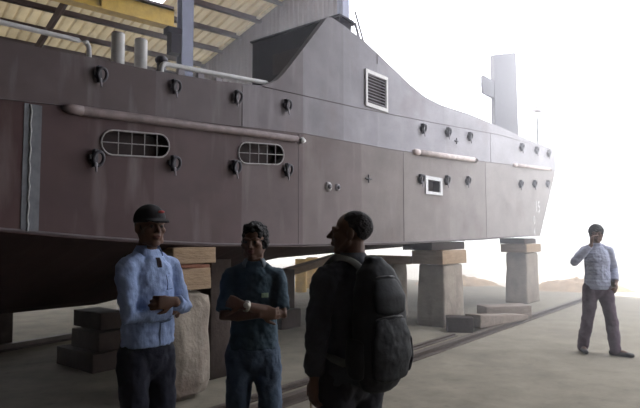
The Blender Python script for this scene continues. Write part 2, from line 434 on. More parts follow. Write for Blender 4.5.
def build_hull():
    us = sorted(set([round(-7+.35*i,3) for i in range(61)]+[a for a, _ in TOP]+[a for a, _ in BOT if a < 14]+[14.3]))
    us = [u for u in us if u <= 14.3]
    bm = bmesh.new(); rings = []
    for u in us:
        zt, zb, zk, zd, ke = lerp(TOP,u), lerp(BOT,u), lerp(KNU,u), lerp(DEC,u), lerp(KEE,u)
        sec = [(0,zb),(0,zk),(0,zt),(.09,zt),(.09,zd),(BEAM-.09,zd),(BEAM-.09,zt),(BEAM,zt),(BEAM,zk),(BEAM,zb),(3.2,ke+.12),(2.6,ke),(2.4,ke),(1.8,ke+.12)]
        rings.append([bm.verts.new(V((rk(u,z),o,z))) for o, z in sec])
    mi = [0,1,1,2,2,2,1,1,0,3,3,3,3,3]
    for A, B in zip(rings, rings[1:]):
        L = len(A)
        for j in range(L):
            bm.faces.new([A[j],A[(j+1)%L],B[(j+1)%L],B[j]]).material_index = mi[j]
    bm.faces.new(rings[0][::-1]).material_index = 0
    f = bm.faces.new(rings[-1]); f.material_index = 0
    bmesh.ops.recalc_face_normals(bm, faces=bm.faces)
    me = bpy.data.meshes.new('hull'); bm.to_mesh(me); bm.free()
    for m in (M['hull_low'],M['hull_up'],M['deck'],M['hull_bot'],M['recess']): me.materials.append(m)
    o = bpy.data.objects.new('hull', me); COL.objects.link(o)
    # openings cut into the side plating
    cut = bmesh.new()
    def prism(outline, depth):
        a = [cut.verts.new(V((x,-.2,z))) for x, z in outline]; b = [cut.verts.new(V((x,depth,z))) for x, z in outline]
        L = len(a)
        for j in range(L): cut.faces.new([a[j],a[(j+1)%L],b[(j+1)%L],b[j]]).material_index = 4
        cut.faces.new(a[::-1]).material_index = 4; cut.faces.new(b).material_index = 4
    for p in PORTS: prism(stadium(*p), .14)
    prism([(4.9,3.55),(5.42,3.58),(5.42,4.0),(4.9,3.97)], .08)
    prism([(6.74,2.38),(7.2,2.38),(7.2,2.58),(6.74,2.58)], .12)
    bmesh.ops.recalc_face_normals(cut, faces=cut.faces)
    cm = bpy.data.meshes.new('cut'); cut.to_mesh(cm); cut.free()
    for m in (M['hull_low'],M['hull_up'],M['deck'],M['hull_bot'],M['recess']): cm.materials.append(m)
    co = bpy.data.objects.new('cut', cm); COL.objects.link(co)
    b = o.modifiers.new('b','BOOLEAN'); b.operation = 'DIFFERENCE'; b.solver = 'EXACT'; b.object = co; b.material_mode = 'TRANSFER'
    dg = bpy.context.evaluated_depsgraph_get(); dg.update()
    out = bpy.data.meshes.new_from_object(o.evaluated_get(dg))
    bpy.data.objects.remove(o); bpy.data.objects.remove(co)
    mats = [m for m in out.materials]
    out.transform(SM)
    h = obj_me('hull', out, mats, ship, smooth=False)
    return h
def stadium(u0, u1, z0a, z1a, slope, k=8):
    """rounded slot outline; the slot follows the sheer with the given slope"""
    r = (z1a-z0a)/2; zc = (z0a+z1a)/2; pts = []
    for i in range(k+1):
        a = -math.pi/2+math.pi*i/k; pts.append((u1-r+r*math.cos(a), zc+r*math.sin(a)))
    for i in range(k+1):
        a = math.pi/2+math.pi*i/k; pts.append((u0+r+r*math.cos(a), zc+r*math.sin(a)))
    um = (u0+u1)/2
    return [(x, z+(x-um)*slope) for x, z in pts]
PORTS = [(.79,1.49,2.335,2.555,.07),(2.39,3.12,2.43,2.665,.08)]
hull = build_hull()
hull_mats = hull.data.materials
def sobj(name, bm, m, parent=ship, smooth=True):
    bm.transform(SM); return obj(name, bm, m, parent, smooth)
# slots with welded guard bars
for p in PORTS:
    t = None
    bm = bmesh.new()
    ol = stadium(*p)
    loft(bm, [V((x,-.012,z)) for x, z in ol], [.008]*len(ol), ref=V((0,1,0)), seg=8, closed=True)
    g = sobj('port_guard', bm, M['grille'])
    u0, u1, z0, z1, sl = p; um = (u0+u1)/2
    for i in range(4):
        u = u0+(u1-u0)*(.23+.19*i); b = bmesh.new(); zz = (u-um)*sl
        loft(b, [V((u,-.014,z0+zz-.005)), V((u,-.014,z1+zz+.005))], [.0045,.0045], seg=6)
        sobj('bar', b, M['grille'], g)
    b = bmesh.new(); zc = (z0+z1)/2
    loft(b, [V((u0,-.01,zc-(um-u0)*sl)), V((u1,-.01,zc+(u1-um)*sl))], [.0045,.0045], seg=6)
    sobj('bar', b, M['grille'], g)
# louvre vent
bm = bmesh.new()
for lo, hi in (((4.86,-.03,3.5),(5.46,.0,3.555)),((4.86,-.03,3.99),(5.46,.0,4.045)),((4.86,-.03,3.555),(4.905,.0,3.99)),((5.415,-.03,3.555),(5.46,.0,3.99))): box(bm, lo, hi)
lv = sobj('vent_frame', bm, M['white'], smooth=False)
for i in range(9):
    b = bmesh.new(); z = 3.58+i*.046
    vs = box(b, (4.905,0,-.005), (5.415,.05,.005)); rot = Matrix.Translation((0,-.02,z)) @ Matrix.Rotation(R(32),4,'X')
    b.transform(rot); sobj('slat', b, M['vent'], lv, smooth=False)
# sea chest window
bm = bmesh.new()
for lo, hi in (((6.66,-.025,2.33),(7.28,.0,2.38)),((6.66,-.025,2.58),(7.28,.0,2.64)),((6.66,-.025,2.38),(6.74,.0,2.58)),((7.2,-.025,2.38),(7.28,.0,2.58))): box(bm, lo, hi)
sobj('inlet_frame', bm, M['dirtywhite'], smooth=False)
# fender pipes
def rub_pipe(u0, z0, u1, z1, r, m, capm):
    bm = bmesh.new(); loft(bm, [V((u0,-r*.55,z0)), V((u1,-r*.55,z1))], [r,r], seg=16, cap='flat')
    p = sobj('rubbing_pipe', bm, m)
    for u, z, s in ((u0,z0,-1),(u1,z1,1)):
        b = bmesh.new(); loft(b, [V((u-.004*s,-r*.55,z)), V((u+.1*s,-r*.55,z)), V((u+.16*s,-r*.5,z))], [r*1.04,r*1.0,r*.45], seg=16, cap='flat')
        sobj('end_cap', b, capm if s > 0 else m, p)
    return p
hard(rub_pipe(.6,2.655,3.34,2.795,.042,M['pipe'],M['cap']))
M['pinkpipe'] = mat('pinkish_pipe_primer', (.52,.44,.42), .5)
rub_pipe(6.4,3.0,8.63,3.12,.05,M['pinkpipe'],M['pinkpipe']); rub_pipe(11.06,3.26,13.6,3.41,.045,M['pinkpipe'],M['pinkpipe'])
# primer stripe over a butt weld, with the weld bead on it
bm = bmesh.new(); box(bm, (.15,-.006,1.64), (.285,0.001,2.64)); st = sobj('primer_stripe', bm, M['stripe'], smooth=False)
bm = bmesh.new(); loft(bm, [V((.2+.006*math.sin(i*2.1),-.008,1.65+i*.049)) for i in range(21)], [.009]*21, seg=6); sobj('weld_bead', bm, M['weld'], st)
# plate seams
def seam(pts, r=.005, m='seam'):
    bm = bmesh.new(); loft(bm, [V((u,-.001,z)) for u, z in pts], [r]*len(pts), seg=6, cap='flat'); sobj('weld_seam', bm, M[m])
seam([(u, lerp(KNU,u)) for u in [-7+i*.7 for i in range(29)]])
seam([(2.76,3.33),(4.74,3.44),(6.88,3.59),(10.16,3.84),(13.9,3.98)])
seam([(2.45,2.82),(2.45,3.27)]); seam([(5.95,1.5),(5.95,2.95)]); seam([(3.4,1.49),(3.4,2.87)], .003); seam([(5.2,4.2),(5.2,4.35)],.008)
seam([(9.3,1.56),(9.3,3.15)], .004); seam([(9.6,3.16),(9.6,3.8)], .004)
seam([(u, lerp(BOT,u)+.02) for u in [-7+i*.7 for i in range(28)]], .012)
# shackle brackets
def lug_proto():
    bm = bmesh.new()
    bmesh.ops.create_cone(bm, cap_ends=True, segments=16, radius1=.04, radius2=.034, depth=.02, matrix=Matrix.Translation((0,-.01,0)) @ Matrix.Rotation(R(90),4,'X'))
    box(bm, (-.02,-.06,-.075), (.006,-.012,.075)); box(bm, (-.055,-.045,-.012), (-.015,-.02,.022))
    o = obj('fender_bracket', bm, M['lug'], None, recentre=False, smooth=False)
    o['label'] = 'dark steel bracket'
    bm = bmesh.new()
    loft(bm, [V((.018+.045*math.cos(a),-.05-.015*math.sin(a),.058*math.sin(a)-.004)) for a in [2*math.pi*i/18 for i in range(18)]], [.015]*18, ref=V((0,1,0)), seg=8, closed=True)
    obj('shackle', bm, M['lug'], o, recentre=False, world=False)
    bm = bmesh.new(); loft(bm, [V((-.005,-.055,-.05)), V((.0,-.055,-.115))], [.012,.008], seg=8)
    obj('pin', bm, M['vent'], o, recentre=False, world=False)
    return o
LUGS = [(.75,3.0,.92),(1.53,3.06,.92),(2.34,3.12,.95),(3.15,3.18,.98),(.73,2.27,1),(1.53,2.31,1),(2.32,2.35,1.05),(3.16,2.4,1.05),(6.55,3.42,1.15),(7.5,3.50,1.15),(8.46,3.56,1.15),(6.46,2.56,1.15),(7.43,2.62,1.15),(8.33,2.68,1.15),(11.43,3.73,1.25),(12.54,3.79,1.25),(13.55,3.83,1.25),(11.31,2.84,1.25),(12.32,2.92,1.25),(13.39,3.0,1.25)]
proto = lug_proto()
sl = parent_world(ship).translation
for i, (u, z, s) in enumerate(LUGS):
    o = proto if i == 0 else copy_tree(proto)
    o.parent = ship; o.location = S(u,0,z)-sl; o.rotation_euler = (0,R(random.uniform(-12,12)),SA); o.scale = (s,s,s)
# small hull fittings
def disc(u, z, r, m, name):
    bm = bmesh.new(); bmesh.ops.create_cone(bm, cap_ends=True, segments=18, radius1=r, radius2=r*.9, depth=.03, matrix=Matrix.Translation((u,-.012,z)) @ Matrix.Rotation(R(90),4,'X'))
    f = sobj(name, bm, M[m])
    bm = bmesh.new(); bmesh.ops.create_cone(bm, cap_ends=True, segments=14, radius1=r*.5, radius2=r*.45, depth=.02, matrix=Matrix.Translation((u,-.035,z)) @ Matrix.Rotation(R(90),4,'X'))
    sobj('plug', bm, M['lug'], f)
disc(3.99,2.26,.065,'grille','outlet_flange'); disc(4.19,2.265,.05,'vent','outlet_flange')
for u, z in ((4.91,2.44),(7.87,3.39)):
    bm = bmesh.new(); loft(bm, [V((u,-.03,z-.05)), V((u,-.03,z+.05))], [.012,.012], seg=8); loft(bm, [V((u-.07,-.03,z)), V((u+.07,-.03,z))], [.012,.012], seg=8)
    loft(bm, [V((u,.0,z)), V((u,-.03,z))], [.018,.018], seg=8); sobj('valve', bm, M['lug'])
# draught marks painted at the bow
def text_part(body, u, z, h):
    cu = bpy.data.curves.new('t','FONT'); cu.body = body; cu.size = h; cu.extrude = .004; cu.align_x = 'CENTER'
    o = bpy.data.objects.new('t', cu); COL.objects.link(o)
    dg = bpy.context.evaluated_depsgraph_get(); dg.update()
    me = bpy.data.meshes.new_from_object(o.evaluated_get(dg)); bpy.data.objects.remove(o)
    me.transform(SM @ Matrix.Translation((u,-.004,z)) @ Matrix.Rotation(R(90),4,'X'))
    obj_me('draught_mark', me, M['white'], ship, smooth=False)
text_part('15', 12.62, 2.22, .42); text_part('0', 12.35, 1.92, .3); text_part('4', 12.35, 1.64, .26)
# deck rails
bm = bmesh.new()
loft(bm, smoothpath([(-6.5,.6,3.28),(-2,.6,3.35),(.18,.6,3.44),(.88,.6,3.475),(.97,.6,3.46),(.99,.6,3.38),(.99,.6,3.05)],4), [.024]*25, seg=10)
rl = sobj('deck_rail', bm, M['dirtywhite'])
for u in (-5,-3.4,-1.8):
    b = bmesh.new(); loft(b, [V((u,.6,2.95)), V((u,.6,lerp([(-6.5,3.28),(-2,3.35),(.18,3.44),(.9,3.47)],u)))], [.018,.018], seg=8); sobj('stanchion', b, M['lug'], rl)
bm = bmesh.new(); loft(bm, smoothpath([(1.5,.15,3.02),(1.5,.15,3.26),(1.53,.15,3.315),(1.6,.15,3.325),(2.2,.13,3.37),(2.95,.12,3.435)],4), [.026]*21, seg=10)
rl = sobj('side_rail', bm, M['dirtywhite'])
for u in (1.75,2.0,2.25,2.5):
    b = bmesh.new(); box(b, (u-.05,.14,2.98), (u+.03,.18,3.33)); sobj('stanchion', b, M['vent'], rl, smooth=False)
bm = bmesh.new(); box(bm, (1.62,.35,2.9), (2.75,.42,3.33)); sobj('hatch_coaming', bm, M['lug'], smooth=False)
# vent pipes
for u, z in ((1.295,3.655),(1.56,3.665)):
    bm = bmesh.new(); loft(bm, [V((u,.6,3.0)), V((u,.6,z))], [.066,.066], seg=20, cap='flat')
    v = hard(sobj('vent_pipe', bm, M['white']))
    bm = bmesh.new(); loft(bm, [V((u,.6,z)), V((u,.6,z+.012))], [.06,.06], seg=20, cap='flat'); hard(sobj('lid', bm, M['vent'], v))
bm = bmesh.new(); loft(bm, [V((1.78,.55,2.95)), V((1.78,.55,3.5))], [.05,.05], seg=12, cap='flat'); ell(bm, (1.78,.55,3.5), (.07,.07,.05)); sobj('mooring_bollard', bm, M['lug'])
# wheelhouse / casing behind the bulwark wing
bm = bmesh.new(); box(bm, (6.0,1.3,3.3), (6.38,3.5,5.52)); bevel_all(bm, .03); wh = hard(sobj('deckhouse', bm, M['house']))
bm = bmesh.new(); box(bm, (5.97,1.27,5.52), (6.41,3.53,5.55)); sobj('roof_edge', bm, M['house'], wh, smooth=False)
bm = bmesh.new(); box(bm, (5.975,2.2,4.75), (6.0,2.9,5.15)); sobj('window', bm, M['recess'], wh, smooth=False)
# inclined ladder beside the deckhouse
bm = bmesh.new()
for off in (1.25,1.75):
    loft(bm, [V((6.42,off,5.5)), V((7.05,off,4.3)), V((7.35,off,3.65))], [.025]*3, seg=8)
    loft(bm, [V((6.42,off,5.72)), V((7.12,off,4.45))], [.018]*2, seg=8)
for i in range(9):
    t = i/9; u = 6.42+.93*t; z = 5.5-1.85*t; box(bm, (u-.04,1.25,z-.012), (u+.06,1.75,z+.012))
sobj('ladder', bm, M['vent'])
# funnel fin
def pts_prism(bm, outline, o0, o1):
    a = [bm.verts.new(V((u,o0,z))) for u, z in outline]; b = [bm.verts.new(V((u,o1,z))) for u, z in outline]; L = len(a)
    for j in range(L): bm.faces.new([a[j],a[(j+1)%L],b[(j+1)%L],b[j]])
    bm.faces.new(a[::-1]); bm.faces.new(b)
bm = bmesh.new(); pts_prism(bm, [(12.4,3.7),(14.2,3.7),(14.1,6.93),(12.4,6.42)], .95, 1.07); bevel_all(bm, .03); fu = hard(sobj('funnel', bm, M['mast']))
bm = bmesh.new(); box(bm, (11.7,.97,5.25), (12.41,1.05,5.72)); bevel_all(bm, .02); hard(sobj('exhaust_box', bm, M['mast'], fu))
# signal mast
bm = bmesh.new(); loft(bm, [V((13.76,.3,3.85)), V((13.76,.3,5.1))], [.025,.018], seg=8)
ms = sobj('signal_mast', bm, M['lug'])
bm = bmesh.new(); box(bm, (13.62,.22,5.05), (13.92,.38,5.16)); sobj('lamp_bracket', bm, M['vent'], ms, smooth=False)
bm = bmesh.new(); loft(bm, [V((14.1,.3,3.8)), V((14.1,.3,4.45))], [.02,.015], seg=8); sobj('jack_staff', bm, M['vent'])

# ------------------------------------------------------------------ piers and timber packing
def pier(u0, u1, o0, o1, h, label, seed, taper=.06, bev=.04, amp=.022):
    bm = rough_block((u0,o0,0), (u1,o1,h), SM, 5, amp, taper, bev, seed)
    return link(obj('concrete_pier', bm, M['conc'], base=True), label, 'pier', 'concrete piers under the hull')
def timber(u0, u1, o0, o1, z0, z1, label, m, seed, cat='timber', group=None, amp=.008, rot=0, tilt=0):
    cx, cy, cz = (u0+u1)/2, (o0+o1)/2, (z0+z1)/2
    T = SM @ Matrix.Translation((cx,cy,cz)) @ Matrix.Rotation(R(rot),4,'Z') @ Matrix.Rotation(R(tilt),4,'Y')
    bm = rough_block((u0-cx,o0-cy,z0-cz), (u1-cx,o1-cy,z1-cz), T, 3, amp, 0, .012, seed)
    return link(obj('timber_block', bm, M[m], base=True), label, cat, group or ('timbers under the keel' if 1.7 < o0 < 4 else 'timber packing between piers and hull'))
pier(1.5,2.07,-.03,.54,1.07,'worn rounded concrete pier behind the man in the light blue shirt',1,.03,.16,.035)
timber(1.6,2.04,-.0,.55,1.075,1.285,'square brown timber lying directly on the pier behind the blue-shirted man','wood',11)
timber(1.6,2.04,.02,.5,1.29,1.33,'thin reddish wedge board between the two brown timbers by the blue-shirted man','wood_red',12,cat='board',amp=.004,tilt=2)
timber(1.56,2.1,.0,.56,1.335,1.5,'brown timber jammed under the hull, topmost behind the blue-shirted man','wood',13)
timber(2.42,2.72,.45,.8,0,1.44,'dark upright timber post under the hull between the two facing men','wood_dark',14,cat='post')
pier(7.35,8.2,.0,.56,1.1,'two-toned concrete pier right of the man with the backpack',2,.08)
timber(7.3,8.3,.0,.62,1.11,1.36,'squared timber lying on the pier right of the backpack','wood',21)
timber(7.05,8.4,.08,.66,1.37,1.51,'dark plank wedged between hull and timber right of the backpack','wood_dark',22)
timber(7.25,7.6,.66,1.7,1.1,1.24,'brown timber reaching inboard behind the pier right of the backpack','wood',23)
pier(7.6,8.2,1.2,1.8,1.09,'dim concrete pier standing inboard under the hull behind the backpack man',5,.08)
pier(11.75,12.7,.0,.55,1.22,'farthest concrete pier, standing under the bow',3,.1)
timber(11.7,12.78,-.02,.62,1.23,1.43,'squared timber lying on the farthest pier under the bow','wood',31)
timber(11.6,12.45,.0,.6,1.44,1.57,'dark timber between hull and packing block under the bow','wood_dark',32)
# keel blocks under the middle of the ship
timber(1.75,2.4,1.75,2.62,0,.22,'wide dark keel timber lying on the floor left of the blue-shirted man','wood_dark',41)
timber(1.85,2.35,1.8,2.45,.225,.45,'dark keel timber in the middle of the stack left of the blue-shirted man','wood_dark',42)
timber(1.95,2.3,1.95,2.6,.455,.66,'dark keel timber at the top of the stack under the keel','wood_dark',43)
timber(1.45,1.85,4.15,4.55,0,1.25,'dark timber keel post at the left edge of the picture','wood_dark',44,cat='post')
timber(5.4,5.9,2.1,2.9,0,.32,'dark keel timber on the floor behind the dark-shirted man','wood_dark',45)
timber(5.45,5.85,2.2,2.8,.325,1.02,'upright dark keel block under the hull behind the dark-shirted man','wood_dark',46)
timber(6.1,8.5,2.95,3.2,.93,1.07,'long brown timber slanting up under the hull left of the backpack man','wood',47,amp=.006,tilt=-8.5)
timber(5.95,6.25,2.85,3.3,0,.62,'short dark block under the low end of the slanting timber','wood_dark',48)
def drum(u, o, r, h, label):
    p = S(u,o,0); t = thing('drum', p, label, 'drum', 'yellow drums beyond the hull')
    bm = bmesh.new()
    prof = [(r*.97,0),(r,.02),(r,h*.32),(r*1.04,h*.34),(r,h*.36),(r,h*.64),(r*1.04,h*.66),(r,h*.68),(r,h-.02),(r*.97,h)]
    loft(bm, [V((p.x,p.y,z)) for _, z in prof], [a for a, _ in prof], seg=24, cap='flat')
    hard(obj('body', bm, M['drum'], t))
    bm = bmesh.new(); loft(bm, [V((p.x,p.y,h)), V((p.x,p.y,h+.012))], [r*.9]*2, seg=24, cap='flat'); hard(obj('lid', bm, M['purlin'], t))
drum(10.62,6.15,.17,.95,'nearer yellow drum standing in the light beyond the hull')
drum(11.8,6.7,.19,.95,'farther yellow drum standing in the light beyond the hull')
# loose timbers by the rails
def loose(p0, p1, w, h0, h1, label, m, seed, zb=0):
    p0, p1 = V((*p0,0)), V((*p1,0)); t = (p1-p0).normalized(); s = V((-t.y,t.x,0)); L = (p1-p0).length
    X = Matrix(((t.x,s.x,0,p0.x),(t.y,s.y,0,p0.y),(0,0,1,0),(0,0,0,1)))
    bm = rough_block((0,0,0), (L,w,h0), Matrix.Identity(4), 3, .008, 0, .012, seed)
    for v in bm.verts: v.co.z *= 1+(h1/h0-1)*max(0,min(1,v.co.x/L))
    bm.transform(Matrix.Translation((0,0,zb)) @ X); link(obj('timber_baulk', bm, M[m], base=True), label, 'timber', 'loose timbers by the rail')
loose((2.14,9.42),(2.56,9.36),.32,.25,.25,'short dark timber block on the floor in front of the middle pier','wood_dark',51)
loose((2.68,9.36),(3.88,10.42),.3,.22,.08,'long wedge-shaped timber on the floor, nearest the rail','wood_grey',52,.072)
loose((3.2,10.75),(4.15,10.95),.4,.26,.26,'thick timber baulk lying behind the wedge-shaped one','wood_grey',53)
# rails let into the floor
def rail(p0, p1, w, h, label):
    p0, p1 = V((*p0,0)), V((*p1,0)); t = (p1-p0).normalized(); s = V((-t.y,t.x,0)); L = (p1-p0).length
    X = Matrix(((t.x,s.x,0,p0.x),(t.y,s.y,0,p0.y),(0,0,1,0),(0,0,0,1)))
    r = thing('slipway_rail', p0, label, 'rail', 'slipway rails in the floor')
    bm = bmesh.new(); box(bm, (0,-w*.2,.012), (L,w*.2,h-.02)); box(bm, (0,-w*.45,h-.02), (L,w*.45,h)); bm.transform(X); obj('rail_head', bm, M['rail'], r, smooth=False)
    bm = bmesh.new(); box(bm, (0,-w,0), (L,w,.012)); bm.transform(X); obj('foot', bm, M['rail'], r, smooth=False)
def P2(u, o): p = S(u,o,0); return (p.x,p.y)
rail(P2(-4,-.77), P2(13.6,-.8), .1, .07, 'long steel slipway rail in the floor, nearest the camera')
rail(P2(-4,-.45), P2(6.75,-.45), .07, .04, 'lower slipway rail running between the nearest rail and the piers')
rail((-5.4,6.35),(-.9,13.9),.1,.09,'slipway rail on the far side of the ship')
# low earth heaps out in the light
def heap(x, y, lx, ly, h, label, seed):
    from mathutils import noise
    bm = bmesh.new(); bmesh.ops.create_grid(bm, x_segments=40, y_segments=20, size=1)
    for v in bm.verts:
        r = math.hypot(v.co.x, v.co.y); f = max(0,1-r*r); q = V((v.co.x*2+seed, v.co.y*2, seed))
        z = h*f**.7*(.7+.35*noise.noise(q*1.6)+.3*noise.noise(q*5))
        v.co = V((x+v.co.x*lx, y+v.co.y*ly, max(z,0)-.004))
    link(obj('earth_heap', bm, M['earth'], base=True), label, 'heap', 'earth heaps out in the light')
heap(4.6,18.9,1.4,.8,.36,'low brown earth heap seen between the middle pier and the farthest pier',3)
heap(7.9,17.0,1.5,.8,.42,'low brown earth heap right of the farthest pier',8)

# ------------------------------------------------------------------ people
def hand(bm, wrist, fwd, palm_n, side, curl=.5, thumb=.5, s=1.0):
    """palm and five fingers; palm_n is where the palm looks; side +1 puts the thumb along palm_n x fwd"""
    f = V(fwd).normalized(); p = V(palm_n); p = (p-f*p.dot(f)).normalized(); a = p.cross(f)*side   # a: towards the thumb
    w = V(wrist)
    loft(bm, [w-f*.02*s, w+f*.015*s, w+f*.05*s, w+f*.085*s], [(.027*s,.02*s),(.031*s,.019*s),(.04*s,.017*s),(.038*s,.013*s)], ref=a, seg=14)
    for i, (x, L) in enumerate(((.029,.072),(.0095,.08),(-.0105,.074),(-.029,.058))):
        q = w+f*(.086-.004*abs(i-1))*s+a*x*s
        pts = [q-f*.03*s, q]; ang = 0; dirv = f
        for j, sg in enumerate((.45,.32,.26)):
            ang += curl*(.75,.95,.7)[j]*(1+.07*i)
            dirv = f*math.cos(ang)+p*math.sin(ang)+a*(.05*(1.5-i))
            q = q+dirv.normalized()*L*sg*s; pts.append(q)
        loft(bm, pts, [.0095*s,.0098*s,.009*s,.0082*s,.0072*s], ref=a, seg=10)
    q = w+f*.022*s+a*.022*s
    t1 = (f*.62+a*.75+p*.25).normalized(); t2 = (f*(.9-.2*thumb)+a*(.55-.6*thumb)+p*.5*thumb).normalized()
    pts = [q-t1*.01*s, q+t1*.038*s, q+t1*.038*s+t2*.034*s, q+t1*.038*s+t2*.06*s]
    loft(bm, pts, [.0135*s,.0122*s,.0105*s,.008*s], ref=p, seg=10)

def head(bm, T, neck):
    hm = bmesh.new()
    ell(hm, (0,.018,.034), (.075,.094,.084), seg=24, rings=16)
    ell(hm, (0,-.028,-.03), (.062,.062,.082), seg=20, rings=14)
    ell(hm, (0,-.058,-.09), (.031,.028,.024))
    loft(hm, [(-.058,.0,-.045),(-.05,-.03,-.078),(0,-.062,-.095),(.05,-.03,-.078),(.058,.0,-.045)], [.018,.018,.018,.018,.018], ref=V((0,0,1)), seg=10)
    for s in (-1,1):
        ell(hm, (.041*s,-.058,-.016), (.024,.026,.022))
        ell(hm, (.031*s,-.077,.006), (.016,.013,.011))
        loft(hm, [(.012*s,-.09,.024),(.034*s,-.084,.029),(.054*s,-.066,.024)], [.008,.009,.007], seg=8)
        ell(hm, (.012*s,-.1,-.026), (.009,.011,.008))
        ell(hm, (.077*s,.012,-.004), (.010,.02,.031), Matrix.Rotation(R(-14*s),4,'Z'))
    loft(hm, [(0,-.088,.016),(0,-.104,-.008),(0,-.114,-.021)], [.009,.011,.0125], seg=10)
    ell(hm, (0,-.09,-.05), (.024,.012,.0065)); ell(hm, (0,-.088,-.062), (.02,.012,.0075))
    for v in hm.verts: v.co = T @ v.co
    me = bpy.data.meshes.new('h'); hm.to_mesh(me); hm.free(); bm.from_mesh(me); bpy.data.meshes.remove(me)
    loft(bm, [V(neck)-V((0,0,.06)), V(neck), T @ V((0,.025,-.06)), T @ V((0,.015,-.02))], [.066,.058,.054,.05], seg=16)

